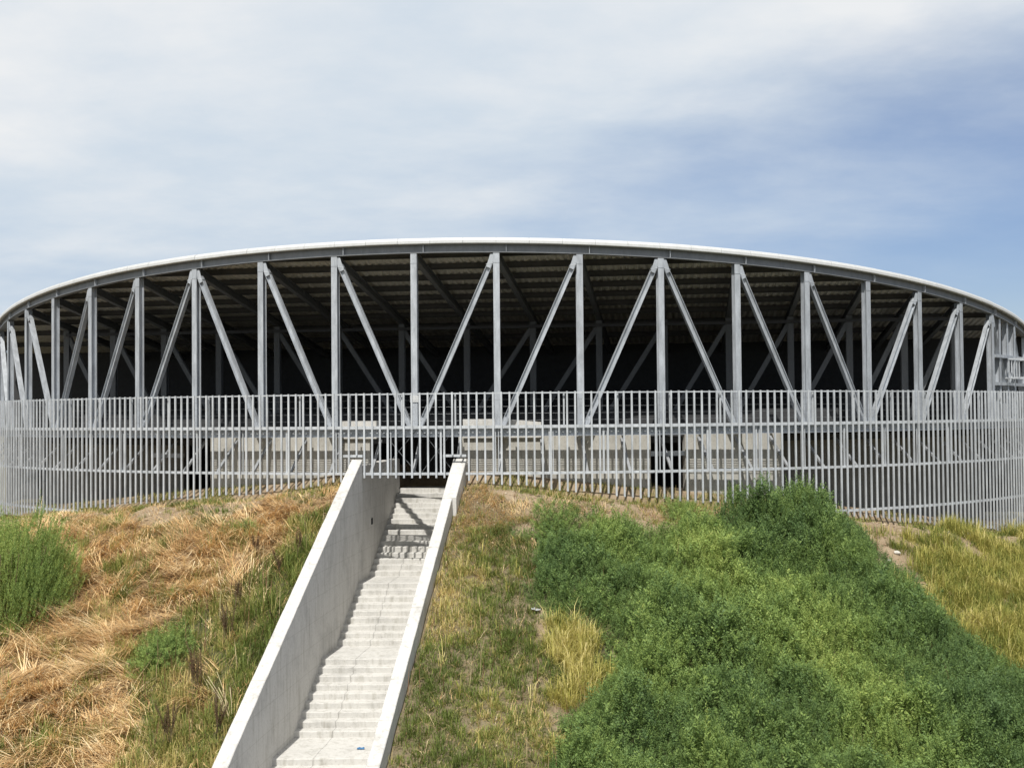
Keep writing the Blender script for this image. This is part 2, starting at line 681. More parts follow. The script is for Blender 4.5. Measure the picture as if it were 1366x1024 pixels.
# purlins
for i, s_ in enumerate([.9, 2.4, 3.9, 5.4, 6.9, 8.4, 9.9, 12.0, 14.5, 17.3]):
    a = -RP + s_
    half = math.sqrt((RP - .2) ** 2 - a * a)
    p0, p1 = C3 + U * a - V * half, C3 + U * a + V * half
    z = roof_h(p0) + .28 - .1
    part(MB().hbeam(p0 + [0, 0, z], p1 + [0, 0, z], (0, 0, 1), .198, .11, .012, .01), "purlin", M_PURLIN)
# rafters and the inner frame
A_IN = -RP + 9.8
inner = []
for k in range(-8, 9):
    pk = cir(th_k[k], RP)
    wv = (pk - C3) @ V
    a0 = (pk - C3) @ U + .13
    if a0 > A_IN - .5: continue
    P0 = C3 + U * a0 + V * wv
    P1 = C3 + U * A_END + V * wv
    z0, z1 = roof_h(P0) - .065, roof_h(P1) - .065
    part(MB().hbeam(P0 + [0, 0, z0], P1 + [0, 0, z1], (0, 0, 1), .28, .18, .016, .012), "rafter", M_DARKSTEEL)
    Pi = C3 + U * A_IN + V * wv
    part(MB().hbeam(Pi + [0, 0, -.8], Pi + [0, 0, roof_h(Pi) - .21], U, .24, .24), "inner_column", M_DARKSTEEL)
    inner.append((wv, Pi))
inner.sort(key=lambda q: q[0])
mid = min(range(len(inner)), key=lambda i: abs(pix(inner[i][1])[0] - 627))
for i in range(len(inner) - 1):
    pa, pb = inner[i][1], inner[i + 1][1]
    if i >= mid: pa, pb = pb, pa
    top = pa + [0, 0, roof_h(pa) - .35]
    bot = pb + [0, 0, -.55]
    part(MB().hbeam(top + (bot - top) * .04, bot - (bot - top) * .04, U, .18, .18), "inner_brace", M_DARKSTEEL)
# inner header beams
for zz in (.0,):
    p0, p1 = inner[0][1], inner[-1][1]
    z = roof_h(p0) - .40
    part(MB().hbeam(p0 + U * -.15 + [0, 0, z], p1 + U * -.15 + [0, 0, z], (0, 0, 1), .12, .10), "header_beam", M_PURLIN)
# dark hall behind, floor slab
half = math.sqrt(RP ** 2 - A_END ** 2) - .3
pb0, pb1 = C3 + U * (A_END + .1) - V * half, C3 + U * (A_END + .1) + V * half
pm = (pb0 + pb1) / 2 - U * .35
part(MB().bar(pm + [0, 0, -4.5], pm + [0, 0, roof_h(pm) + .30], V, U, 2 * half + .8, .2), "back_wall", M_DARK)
RIN = 17.6
gl, gr = math.asin((xl(42) - .36 - CX) / 23.0), math.asin((xl(42) + SWID + .36 - CX) / 23.0)


def ringslab(r0, r1, z0, z1, ta, tb):
    n = max(2, int((tb - ta) / R_(2)))
    return MB().sweep([[cir(ta + (tb - ta) * i / n, r, z) for r, z in ((r0, z0), (r1, z0), (r1, z1), (r0, z1))] for i in range(n + 1)])


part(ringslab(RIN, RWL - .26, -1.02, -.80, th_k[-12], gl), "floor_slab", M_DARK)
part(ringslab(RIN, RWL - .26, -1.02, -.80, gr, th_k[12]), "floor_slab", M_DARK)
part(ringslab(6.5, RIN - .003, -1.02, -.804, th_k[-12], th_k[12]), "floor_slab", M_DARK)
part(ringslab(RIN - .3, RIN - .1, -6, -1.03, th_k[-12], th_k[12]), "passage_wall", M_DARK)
# terrace rows inside, low rails
for i, s_ in enumerate((3.2, 4.6, 6.0)):
    a = -RP + s_
    hf = math.sqrt((RP - 1.2) ** 2 - a * a)
    p0, p1 = C3 + U * a - V * hf, C3 + U * a + V * hf
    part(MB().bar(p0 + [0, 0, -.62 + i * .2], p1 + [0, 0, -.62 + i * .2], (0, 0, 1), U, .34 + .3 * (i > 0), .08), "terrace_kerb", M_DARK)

# walkway in front of the columns: edge channel, grating, brackets
t0, t1 = R_(-64), R_(62)


def ringbox(r0, r1, z0, z1, ta=t0, tb=t1, step=R_(1.0)):
    return MB().sweep(arc_sweep(lambda th: [cir(th, r0, z0), cir(th, r1, z0), cir(th, r1, z1), cir(th, r0, z1)], ta, tb, step))


def channel(th):
    r = RF - .14
    pts = [(r - .09, -.72), (r, -.72), (r, -.705), (r - .075, -.705), (r - .075, -.485), (r, -.485), (r, -.47), (r - .09, -.47)]
    return [cir(th, a, z) for a, z in pts]


wk = empty("walkway", (CX, CY - RF, -.47))
wk.parent = arena
wk.matrix_parent_inverse = arena.matrix_world.inverted()
bpy.context.view_layer.update()


def wpart(mb, name, mat):
    return part(mb, name, mat, wk)


wpart(MB().sweep(arc_sweep(channel, t0, t1)), "edge_channel", M_STEEL)
wpart(ringbox(RWL - .24, RWL + .02, -.62, -.453), "base_beam", M_STEEL)
wpart(ringbox(RP + .10, RP + .26, -.50, -.47), "deck_plate", M_STEEL)
g = MB()
r = RP + .275
while r < RF - .35:
    q = ringbox(r, r + .019, -.480, -.473)
    g.add(q.v, q.f)
    r += .052
wpart(g, "grating", M_STEEL)
g = MB()
th = t0 + .01
while th < t1:
    g.bar(cir(th, RF - .138, -.60), cir(th, RF - .138, -.575), tang(th), radial(th), .055, .05)
    th += .0085
wpart(g, "bolt_row", M_FENCE)
for k in KS[1:-1]:
    for o_ in (0, .5):
        th = th_k[k] + DTH * (o_ + .03)
        if not t0 < th < t1: continue
        g = MB().bar(cir(th, RWL + .021, -.56), cir(th, RF - .24, -.56), tang(th), np.array([0, 0, 1.]), .07, .09)
        wpart(g, "bracket", M_STEEL)
        a, b_ = cir(th, RWL + .02, -.85), cir(th, RF - .16, -1.92)
        t = (b_ - a) / np.linalg.norm(b_ - a)
        wpart(MB().bar(a, b_, tang(th), np.cross(t, tang(th)), .09, .07), "raking_strut", M_STRUT)

# curved concrete wall under the walkway, with openings



def th_of_px(px_, r):
    best = min(np.linspace(-1.1, 1.1, 4401), key=lambda t: abs(pix(cir(t, r, -1.5))[0] - px_))
    return best


def th_of_x(x):
    return math.asin((x - CX) / RWL)


xo0, xo1 = xl(40.6) - .02, xl(40.6) + SWID + .02
gaps = [(th_of_px(203, RWL), th_of_px(241, RWL)), (th_of_x(xo0), th_of_x(xo1)), (th_of_px(868, RWL), th_of_px(914, RWL))]
cur = t0
SETL, SETR = th_of_px(281, RWL), th_of_px(1042, RWL)
for ga, gb in gaps + [(t1, t1)]:
    for ta, tb in ((cur, min(ga, SETL)), (max(cur, SETL), min(ga, SETR)), (max(cur, SETR), ga)):
        if tb - ta < .004: continue
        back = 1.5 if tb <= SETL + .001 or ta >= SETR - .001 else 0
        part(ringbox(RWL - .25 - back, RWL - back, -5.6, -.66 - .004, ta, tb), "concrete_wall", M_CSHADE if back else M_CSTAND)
    cur = gb
for ta, tb in ((t0, SETL), (SETR, t1)):
    part(ringbox(RWL - 1.7, RP + .30, -.645, -.625, ta, tb), "sun_block_plate", M_STRUT)  # added plate that keeps the sun off the set-back walls
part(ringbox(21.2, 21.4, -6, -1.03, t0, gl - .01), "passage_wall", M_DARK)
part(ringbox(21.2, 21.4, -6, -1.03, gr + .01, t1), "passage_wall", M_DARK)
# lintels over two side openings
for ga, gb in (gaps[0], gaps[2]):
    part(ringbox(RWL - .20, RWL - .03, -1.45, -1.30, ga, gb), "lintel", M_STEEL)
# white parapet blocks on the deck either side of the stair opening
for pa, pb, hz in ((452, 503, -.20), (618, 722, -.17)):
    ta, tb = th_of_px(pa, RP - .35), th_of_px(pb, RP - .35)
    n = 10
    rows = []
    for i in range(n + 1):
        th = ta + (tb - ta) * i / n
        hz2 = hz - (.22 * max(0, (i / n - .5)) if pa > 600 else 0)
        rows.append([cir(th, RP - .6, -.79), cir(th, RP - .30, -.79), cir(th, RP - .30, hz2), cir(th, RP - .6, hz2)])
    part(MB().sweep(rows), "parapet_block", M_CONC)
# stair tower steel and small ladder platform at the right shoulder
for z in (2.05, .95):
    ta, tb = th_k[8] + .01, th_k[10] + .02
    part(ringbox(RP - .1, RP + .1, z, z + .12, ta, tb), "tie_beam", M_STEEL)
for f_ in (.35, .7):
    th = th_k[8] + DTH * f_
    p = cir(th, RP - .05)
    part(MB().hbeam(p + [0, 0, BASE], p + [0, 0, roof_h(p)], radial(th), .2, .2), "tower_post", M_STEEL)
cage = MB()
tc_ = th_k[8] + DTH * .75
e, n = tang(tc_), radial(tc_)
pc = cir(tc_, RP + .55)
for z in (1.25, 2.0):
    for s in (-1, 1):
        cage.bar(pc - e * .75 + n * .3 * s + [0, 0, z], pc + e * .75 + n * .3 * s + [0, 0, z], n, (0, 0, 1), .05, .05)
        cage.bar(pc + e * .75 * s - n * .27 + [0, 0, z], pc + e * .75 * s + n * .27 + [0, 0, z], e, (0, 0, 1), .05, .05)
for s in (-1, 1):
    for q in np.linspace(-.72, .72, 5):
        cage.bar(pc + e * q + n * .3 * s + [0, 0, 1.275], pc + e * q + n * .3 * s + [0, 0, 1.975], e, n, .035, .035)
for s in (-.55, .55):
    cage.bar(pc + e * s - n * .33 + [0, 0, 1.25], pc + e * s - n * .5 + [0, 0, 1.25], e, (0, 0, 1), .06, .06)
part(cage, "maintenance_cage", M_FENCE)

# ================================================================== PERIMETER FENCE
fence = empty("palisade_fence", (CX, CY - RF, -2.2))
bpy.context.view_layer.update()
tag(fence, "curved galvanised fence of vertical steel bars around the arena", "fence")


def fpart(mb, name, mat=None):
    return part(mb, name, mat or M_FENCE, fence)


FT0, FT1 = R_(-60), R_(58)
LV = [.655, -.41, -1.89, -3.37]
# left cheek wall and right cheek wall crossing the fence line
wl0, wl1 = xl(39.3) - .34, xl(39.3)
wr0, wr1 = xl(39.3) + SWID, xl(39.3) + SWID + .42
fpart(ringbox(RF - .055, RF - .015, LV[0] - .02, LV[0] + .02, FT0, FT1), "top_rail")
fpart(ringbox(RF - .10, RF - .024, LV[1] - .045, LV[1] + .045, FT0, FT1), "middle_rail")
fpart(ringbox(RF - .10, RF - .024, LV[2] - .04, LV[2] + .04, FT0, math.asin((wl0 - CX) / RF)), "lower_rail")
fpart(ringbox(RF - .10, RF - .024, LV[2] - .04, LV[2] + .04, math.asin((wl1 - CX) / RF), math.asin((wr0 - CX) / RF)), "lower_rail")
fpart(ringbox(RF - .10, RF - .024, LV[2] - .04, LV[2] + .04, math.asin((wr1 - CX) / RF), FT1), "lower_rail")
fpart(ringbox(RF - .10, RF - .024, LV[3] - .04, LV[3] + .04, FT0, th_of_px(136, RF)), "bottom_rail")
fpart(ringbox(RF - .10, RF - .024, LV[3] - .04, LV[3] + .04, th_of_px(1095, RF), FT1), "bottom_rail")
for a, b_ in ((wl0 - .28, wl1 + .02), (wr0 - .3, wr1 + .02)):
    fpart(ringbox(RF - .10, RF - .024, -1.36, -1.28, math.asin((a - CX) / RF), math.asin((b_ - CX) / RF), R_(.3)), "short_rail")
DB = .00995
bars = []
i0 = int(FT0 / DB)
for i in range(i0, int(FT1 / DB)):
    th = i * DB + .0021
    p = cir(th, RF)
    g0 = float(np.interp(RF * math.sin(th), _gx, _gz))
    if wl0 - .05 < p[0] < wl1 + .03 or wr0 - .06 < p[0] < wr1 + .03: bot = -1.30
    elif wl1 < p[0] < wr0: bot = -2.02
    else: bot = min(-2.02, g0 + .22 - .06 * ((i // 4) % 2))
    top = LV[0] + .04 + random.uniform(-.004, .004)
    bars.append((abs(th), th, p, bot, top))
bars.sort(key=lambda q: q[0])
rest = MB()
for j, (_, th, p, bot, top) in enumerate(bars):
    e, n = tang(th), radial(th)
    yaw = random.uniform(-.02, .02)
    e, n = e * math.cos(yaw) + n * math.sin(yaw), n * math.cos(yaw) - e * math.sin(yaw)
    g = MB().bar(p + n * .02 + [0, 0, bot], p + n * .02 + [0, 0, top], e, n, .056, .045)
    if j < 100: fpart(g, "bar")
    else: rest.add(g.v, g.f)
o = fpart(rest, "bars")
o["kind"] = "stuff"
# uprights behind the bars, wires, thin cross rods
j = 0
th = TH0 - DTH * 9 + .02
while th < FT1 - .05:
    fpart(MB().bar(cir(th + .03, RF - .16, LV[1] + .05), cir(th + .03, RF - .16, LV[0] - .03), tang(th), radial(th), .05, .06), "upper_post")
    a = th + .012
    fpart(MB().bar(cir(a, RF - .13, LV[2] + .04), cir(a, RF - .13, LV[1] - .06), tang(a), radial(a), .06, .05)
          .bar(cir(a + .0042, RF - .13, LV[2] + .04), cir(a + .0042, RF - .13, LV[1] - .06), tang(a), radial(a), .025, .05), "lower_post")
    th += DTH * .62
for z in (-.21, 0.01, .23, .45):
    fpart(MB().tube([cir(t, RF - .18, z) for t in np.linspace(FT0, FT1, 120)], .0034, 5), "guard_wire", M_WIRE)
for sgn, xa, xb in ((1, 508, 556), (1, 562, 606)):
    ta, tb = th_of_px(xa, RF - .2), th_of_px(xb, RF - .2)
    for a, b_ in ((ta, tb), (tb, ta)):
        fpart(MB().tube([cir(a, RF - .2, LV[1] - .08), cir(b_, RF - .2, LV[2] + .02)], .009, 5), "cross_rod", M_WIRE)

# ================================================================== STAIRCASE
stairs = empty("concrete_staircase", (xl(29.5) + SWID / 2, 29.5, -8.2))
bpy.context.view_layer.update()
tag(stairs, "weathered white concrete staircase between two sloping cheek walls", "staircase")


def xr_pts(yv, wv):
    return xl(yv) + wv


for part_id in sorted(set(s[3] for s in segs)):
    ss = [s for s in segs if s[3] == part_id]
    g = MB()
    nx = 26
    xs = np.linspace(0.0, SWID, nx + 1)
    for (yf, yn, hz, _) in ss:
        low = hz - .42
        vs, fs = [], []
        for iw, wv in enumerate(xs):
            jy = random.uniform(-.009, .009) + (.03 * random.random() if random.random() < .06 else 0)
            jz = random.uniform(-.009, .004) - (.025 * random.random() if random.random() < .05 else 0)
            ny = yn + jy
            pts = [(yf + .004, low), (yf + .004, hz - .0), (ny + .016, hz + jz * .3), (ny + .004, hz - .006 + jz), (ny, hz - .02 + jz), (ny + random.uniform(0, .006), hz - RISE - .03), (ny, low)]
            vs.append([np.array([xl(a) + wv, a, z]) for a, z in pts])
        g.sweep(vs)
    is_land = len(ss) == 1
    part(g, "landing" if is_land else "step_flight", M_CONC, stairs)


def cheek(y0, y1, w0, w1, level=None, drop=4.6, name="cheek_wall"):
    n = max(2, int((y1 - y0) / .35))
    rows = []
    for i in range(n + 1):
        yv = y0 + (y1 - y0) * i / n
        t = level if level is not None else wall_top(yv)
        t += random.uniform(-.006, .006)
        bot = min(t - 1.2, float(stair_h(yv)) - .5, t - drop * .5)
        a, b_ = xl(yv) + w0 + random.uniform(-.004, .004), xl(yv) + w1 + random.uniform(-.004, .004)
        c_ = .018
        rows.append([(a, yv, bot), (b_, yv, bot), (b_, yv, t - c_), (b_ - c_, yv, t), (a + c_, yv, t), (a, yv, t - c_)])
    return part(MB().sweep(rows), name, M_CWALL, stairs)


YB = 16.5
cheek(YB, 37.1, -.34, .003)
cheek(37.112, YW, -.34, .0)
cheek(YW + .01, 45.9, -.34, .002, -1.62, name="passage_cheek")
cheek(YB, 37.1, SWID - .003, SWID + .30)
cheek(37.112, YW, SWID - .003, SWID + .42)
cheek(YW + .01, 45.9, SWID - .003, SWID + .34, -1.62, name="passage_cheek")
part(MB().bar((xl(37.0) + .004, 37.0, float(stair_h(37.0)) + .3), (xl(37.0) + .004, 37.0, wall_top(37.0) - .03), (1, 0, 0), (0, 1, 0), .006, .035), "joint_strip", M_CONC, stairs)
# drain in the left wall: a dark box stands in for its shaded hole
yv = 40.9
part(MB().bar((xl(yv) + .012, yv, -3.62), (xl(yv) + .012, yv, -3.42), (1, 0, 0), (0, 1, 0), .04, .22), "drain_outlet", M_DARK, stairs)

# the open joint that runs straight down the flights
pts = []
for (yf, yn, hz, pid) in sorted(segs, key=lambda q: -q[1]):
    if yf > 42.5 or yn < 24: continue
    for q in np.linspace(0, 1, 2 if yf - yn < 1 else 6):
        ym = yf + (yn - yf) * q - (.03 if q == 0 else 0)
        pts.append((xl(ym) + .97 + random.uniform(-.018, .018), ym - (.012 if q == 1 else 0), hz + .001))
part(MB().tube(pts, .0036, 4), "joint_crack", flat("crack_dark", (.16, .15, .14), .9), stairs)

# blue plastic scrap on the lower landing
M_BLUE = flat("blue_plastic", (.05, .16, .32), .45)
M_SCRAP = flat("pale_plastic", (.42, .43, .43), .5)


def scrap(name, x, y, z, size, mat, label, seed, cat="litter"):
    r = random.Random(seed)
    vs, fs = [], []
    n, mrow = 7, 5
    for j in range(mrow):
        for i in range(n):
            u, v = i / (n - 1) - .5, j / (mrow - 1) - .5
            vs.append((x + size * (u * 1.6 + r.uniform(-.08, .08)), y + size * (v + r.uniform(-.1, .1)), z + size * abs(r.gauss(0, .16)) + .006))
    for j in range(mrow - 1):
        for i in range(n - 1):
            a = j * n + i
            fs.append((a, a + 1, a + n + 1, a + n))
    o = MB().add(vs, fs).build(name, mat)
    mod = o.modifiers.new("t", "SOLIDIFY")
    mod.thickness = .006
    return tag(o, label, cat)


hb = float([s for s in segs if s[0] > 30.4 > s[1]][0][2])
scrap("plastic_scrap", xl(30.3) + 1.93, 30.3, hb, .11, M_BLUE, "crumpled blue plastic scrap on the lowest visible stair landing", 3)


def on_ground(px_, py_, lo=22, hi=56):
    """point of the slope seen at a photo pixel"""
    d = fw + rt * (px_ - W0 / 2) / F - up * (py_ - H0 / 2) / F
    ys = np.linspace(lo, hi, 1800)
    P = d[None, :] / d[1] * ys[:, None]
    k = np.where(P[:, 2] < ground(P[:, 0], P[:, 1]))[0]
    return P[k[0]] if len(k) else P[-1]


p = on_ground(715, 817)
scrap("plastic_bag", p[0], p[1], float(ground(p[0], p[1])) + .06, .15, M_SCRAP, "crumpled pale plastic bag in the grass beside the yellow tuft", 9)
M_ROCK = concrete("pale_stone", (.5, .47, .42), .3, 0, .2)


def rock(px_, py_, s, label, seed):
    r = random.Random(seed)
    p = on_ground(px_, py_)
    bm_v, bm_f = [], []
    seg, ring = 10, 6
    for j in range(ring + 1):
        for i in range(seg):
            a, b2 = 2 * math.pi * i / seg, math.pi * j / ring
            q = s * (1 + r.uniform(-.22, .22))
            bm_v.append((p[0] + q * 1.25 * math.sin(b2) * math.cos(a), p[1] + q * math.sin(b2) * math.sin(a), p[2] + s * .3 + q * .7 * math.cos(b2)))
    for j in range(ring):
        for i in range(seg):
            bm_f.append((j * seg + i, j * seg + (i + 1) % seg, (j + 1) * seg + (i + 1) % seg, (j + 1) * seg + i))
    o = MB().add(bm_v, bm_f).build("rock", M_ROCK)
    return tag(o, label, "rock", "loose stones on the embankment")


rock(1291, 716, .15, "largest pale rock, in the yellow grass below the fence", 1)
rock(1197, 738, .09, "small whitish rock on the bare earth track by the yellow grass", 2)
rock(1186, 748, .06, "smallest rock, downhill of the whitish one on the earth track", 4)
rock(362, 686, .08, "grey brown rock on the dirt strip left of the staircase", 5)

# ================================================================== VEGETATION
M_STRAW = plant("dry_straw", [(0, (.26, .15, .065)), (.25, (.47, .28, .12)), (.5, (.65, .44, .21)), (.75, (.75, .57, .31)), (1, (.80, .67, .43))], .15)
M_GRASS = plant("meadow_grass", [(0, (0.101, 0.135, 0.030)), (.3, (0.169, 0.223, 0.046)), (.55, (0.270, 0.290, 0.074)), (.78, (0.459, 0.378, 0.135)), (1, (0.702, 0.553, 0.257))], .35)
M_YELL = plant("yellow_grass", [(0, (0.138, 0.172, 0.034)), (.35, (0.345, 0.333, 0.075)), (.7, (0.552, 0.483, 0.149)), (1, (0.713, 0.621, 0.287))], .35)
M_LEAF = plant("herb_leaves", [(0, (.080, .138, .046)), (.3, (.150, .228, .064)), (.55, (.235, .32, .082)), (.8, (.34, .41, .11)), (1, (.46, .49, .16))], .30)
M_BROWN = plant("seed_heads", [(0, (.05, .025, .015)), (.6, (.12, .06, .03)), (1, (.2, .12, .06))], .1)
M_STALK = flat("woody_stem", (.13, .10, .05), .8)


def blades(base, L, Wd, az, lean, curl, tint):
    """curved tapering blades, 5 verts / 3 tris each"""
    tx, ty = base[:, 0] + np.cos(az) * L * .9, base[:, 1] + np.sin(az) * L * .9
    ok = ~((tx > xl(ty) - .36) & (tx < xl(ty) + SWID + .34) & (ty < 41))
    base, L, Wd, az, lean, curl, tint = (q[ok] for q in (base, L, Wd, az, lean, curl, tint))
    n = len(base)
    d = np.stack([np.cos(az), np.sin(az), np.zeros(n)], -1)
    s = np.stack([-np.sin(az), np.cos(az), np.zeros(n)], -1)
    z = np.array([0, 0, 1.0])
    l1, l2 = lean[:, None], (lean + curl)[:, None]
    m = base + (d * np.sin(l1) + z * np.cos(l1)) * (L * .55)[:, None]
    t = m + (d * np.sin(l2) + z * np.cos(l2)) * (L * .45)[:, None]
    w = (Wd / 2)[:, None]
    v = np.stack([base - s * w, base + s * w, m - s * w * .8, m + s * w * .8, t], 1)
    k = np.arange(n)[:, None] * 5
    f = np.stack([k + [0, 1, 3], k + [0, 3, 2], k + [2, 3, 4]], 1).reshape(-1, 3)
    return v.reshape(-1, 3), f, np.repeat(tint, 5)


def scatter(n, x0, x1, y0, y1):
    x = RNG.uniform(x0, x1, n)
    y = RNG.uniform(y0, y1, n)
    z = ground(x, y)
    keep = ((x < xl(y) - .35) | (x > xl(y) + SWID + np.where(y > 37, .43, .31))) & (np.hypot(x - CX, y - CY) > RF + .05)
    x, y, z = x[keep], y[keep], z[keep]
    px_, py_ = pix(np.stack([x, y, z], -1))
    k = (px_ > -330) & (px_ < 1720) & (py_ < 1130)
    return x[k], y[k], z[k]


def join(parts):
    v, f, t, n = [], [], [], 0
    for a, b_, c in parts:
        v.append(a)
        f.append(b_ + n)
        t.append(c)
        n += len(a)
    return np.concatenate(v), np.concatenate(f), np.concatenate(t)


# ---- lodged straw
def tussocks(x, y, z, per, spread, Lm, Ls, wid, lean0, lean_s, curl0, tint, tj=.10, az_mode=None):
    """bunches of blades sharing a root patch and a tint; az_mode = common direction or None for splayed"""
    n = len(x)
    ang = RNG.uniform(0, 6.283, (n, per))
    rad = np.sqrt(RNG.random((n, per))) * spread
    bx, by = x[:, None] + np.cos(ang) * rad, y[:, None] + np.sin(ang) * rad
    bz = ground(bx, by)
    if az_mode is None:
        az = ang + RNG.normal(0, .6, (n, per))
    else:
        az = az_mode[:, None] + RNG.normal(0, .32, (n, per))
    L = Lm[:, None] * np.clip(RNG.normal(1, Ls, (n, per)), .3, 1.8)
    ln = np.clip(lean0[:, None] + RNG.normal(0, lean_s, (n, per)), 0, 1.5)
    cu = np.abs(RNG.normal(curl0, .35, (n, per)))
    tt = np.clip(tint[:, None] + RNG.normal(0, tj, (n, per)), 0, 1)
    w = RNG.uniform(wid * .65, wid * 1.35, (n, per))
    base = np.stack([bx, by, bz - .01], -1).reshape(-1, 3)
    ok = ((base[:, 0] < xl(base[:, 1]) - .345) | (base[:, 0] > xl(base[:, 1]) + SWID + .305))
    q = lambda a: a.reshape(-1)[ok]
    return blades(base[ok], q(L), q(w), q(az), q(ln), q(cu), q(tt))


x, y, z = scatter(190000, -22, 0, 21, 43)
zn, px_, py_ = zones(x, y, z, 0, 26)
pr = np.where(zn["straw"], .35 + .65 * (fbm(x, y, .9, 5) > .42), 0) + np.where(zn["lgrass"], .12, 0)
pr = pr * np.where(py_ < 700, .8, 1)
k = RNG.random(len(x)) < pr * .7
x, y, z = x[k], y[k], z[k]
n = len(x)
swirl = fbm(x, y, 1.3, 77, 2) * 9.0 + RNG.normal(0, .45, n) + 3.2
clump = fbm(x, y, .7, 41)
L = RNG.uniform(.3, .85, n) * (.6 + .8 * clump)
lean = np.clip(RNG.normal(1.28, .16, n), .3, 1.5)
v1 = blades(np.stack([x, y, z + RNG.uniform(0, .10, n)], -1), L, RNG.uniform(.006, .013, n), swirl, lean, RNG.normal(.3, .2, n),
            np.clip(.42 + (clump - .5) * .9 + RNG.normal(0, .2, n), 0, 1))
# swaths of long stalks fallen together
x, y, z = scatter(12000, -22, 0, 21, 43)
zn, px_, py_ = zones(x, y, z, 0, 26)
k = (zn["straw"] & (RNG.random(len(x)) < .75)) | (zn["lgrass"] & (RNG.random(len(x)) < .10))
x, y, z, py_ = x[k], y[k], z[k], py_[k]
n = len(x)
sw = fbm(x, y, 1.5, 79, 2) * 10 + 2.6 + RNG.normal(0, .5, n)
v1b = tussocks(x, y, z, 16, .16, RNG.uniform(.55, 1.25, n) * np.where(py_ < 705, .55, 1), .25, .020, np.clip(RNG.normal(1.27, .16, n), .4, 1.48), .12, .22,
               np.clip(.58 + RNG.normal(0, .22, n), 0, 1), .12, sw)
# right of the stairs: dry thatch, thinning downhill, and along the fence foot
x, y, z = scatter(90000, -2.5, 12, 26, 39.8)
zn, px_, py_ = zones(x, y, z, 0, 26)
strip = (py_ < 700) & ~zn["thicket"]
pr = np.where(zn["rgrass"], .13 + .87 * sst(770, 680, py_), 0) + strip * .45 * (fbm(x, y, .9, 37) > .4)
k = RNG.random(len(x)) < pr
x, y, z = x[k], y[k], z[k]
n = len(x)
v2 = blades(np.stack([x, y, z], -1), RNG.uniform(.12, .5, n), RNG.uniform(.007, .014, n), fbm(x, y, .8, 78, 2) * 9 + RNG.normal(0, .7, n),
            np.clip(RNG.normal(1.1, .3, n), .2, 1.5), RNG.normal(.3, .2, n), np.clip(.58 + RNG.normal(0, .22, n), 0, 1))
# thin litter over the bare dirt by the fence on the left
x, y, z = scatter(60000, -17, -5, 34, 46)
px_, py_ = pix(np.stack([x, y, z], -1))
k = (py_ < 712) & (RNG.random(len(x)) < .5) & (fbm(x, y, .8, 39) > .45)
x, y, z = x[k], y[k], z[k]
n = len(x)
v3 = blades(np.stack([x, y, z], -1), RNG.uniform(.08, .35, n), RNG.uniform(.007, .014, n), RNG.uniform(0, 6.28, n), np.clip(RNG.normal(1.2, .3, n), .2, 1.5), RNG.normal(.25, .2, n),
            np.clip(.55 + RNG.normal(0, .25, n), 0, 1))
v, f, t = join([v1, v1b, v2, v3])
o = mesh_np("dry_straw", v, f, M_STRAW, {"tint": t})
tag(o, "flattened tan straw lying across the slope and along the fence foot", "straw", None, "stuff")

# ---- green and olive grass, in tussocks
x, y, z = scatter(125000, -23, 28, 21, 50)
zn, px_, py_ = zones(x, y, z, 0, 26)
cl = fbm(x, y, .8, 15)
big = fbm(x, y, 2.0, 19, 3)
strip = (py_ < 705) & (px_ > 690) & (px_ < 1160) & ~zn["thicket"]
pr = np.where(zn["lgrass"], .95, 0) + np.where(zn["rgrass"], (1.25 - 1.05 * sst(740, 665, py_)), 0) + np.where(zn["straw"], .05 + .40 * (cl > .6), 0) \
    + np.where(strip, .45 * (cl > .42), 0) + np.where(zn["yellow"], .35, 0) + np.where(zn["ryellow"], .6, 0) + ((py_ < 745) & (px_ > 1140) & (cl > .5)) * .35 + ((py_ < 712) & (px_ < 430) & (cl > .52)) * .5
pr = np.where((py_ < 695) & zn["straw"], .06, pr)
k = RNG.random(len(x)) < pr * (.4 + 1.1 * cl) * .95
x, y, z, cl, big, px_, py_ = x[k], y[k], z[k], cl[k], big[k], px_[k], py_[k]
left = (zn["lgrass"] | zn["straw"])[k]
n = len(x)
L = RNG.uniform(.14, .40, n) * (.45 + 1.0 * cl) * np.where(left, 1.25, .78) * np.where(py_ < 705, .7, 1)
t = np.clip(.43 + (big - .5) * 1.6 + RNG.normal(0, .19, n) + np.where(left, -.07, -.17), 0, .95)
v, f, t = tussocks(x, y, z, 12, .10, L, .3, .014, np.abs(RNG.normal(.42, .3, n)), .34, .8, t, .15)
o = mesh_np("meadow_grass", v, f, M_GRASS, {"tint": t})
tag(o, "olive and green meadow grass on both sides of the staircase", "grass", None, "stuff")

# ---- yellow grass
x, y, z = scatter(70000, -2, 28, 22, 50)
zn, px_, py_ = zones(x, y, z, .2, 34)
cl = fbm(x, y, .7, 22)
pr = np.where(zn["yellow"], .25 + .9 * (cl > .45), 0) + np.where(zn["ryellow"], .5 + .5 * (cl > .42), 0) + np.where(zn["rgrass"], .008, 0)
k = RNG.random(len(x)) < pr
x, y, z, cl = x[k], y[k], z[k], cl[k]
n = len(x)
v, f, t = tussocks(x, y, z, 14, .13, RNG.uniform(.3, .7, n) * (.6 + .7 * cl), .3, .015, np.abs(RNG.normal(.25, .2, n)), .25, 1.0,
                   np.clip(np.where(x > 6, .34, .50) + (cl - .5) * 1.3 + RNG.normal(0, .17, n), 0, 1), .14)
o = mesh_np("yellow_grass", v, f, M_YELL, {"tint": t})
tag(o, "tall yellow grass right of the green thicket and in its left hollow", "grass", None, "stuff")

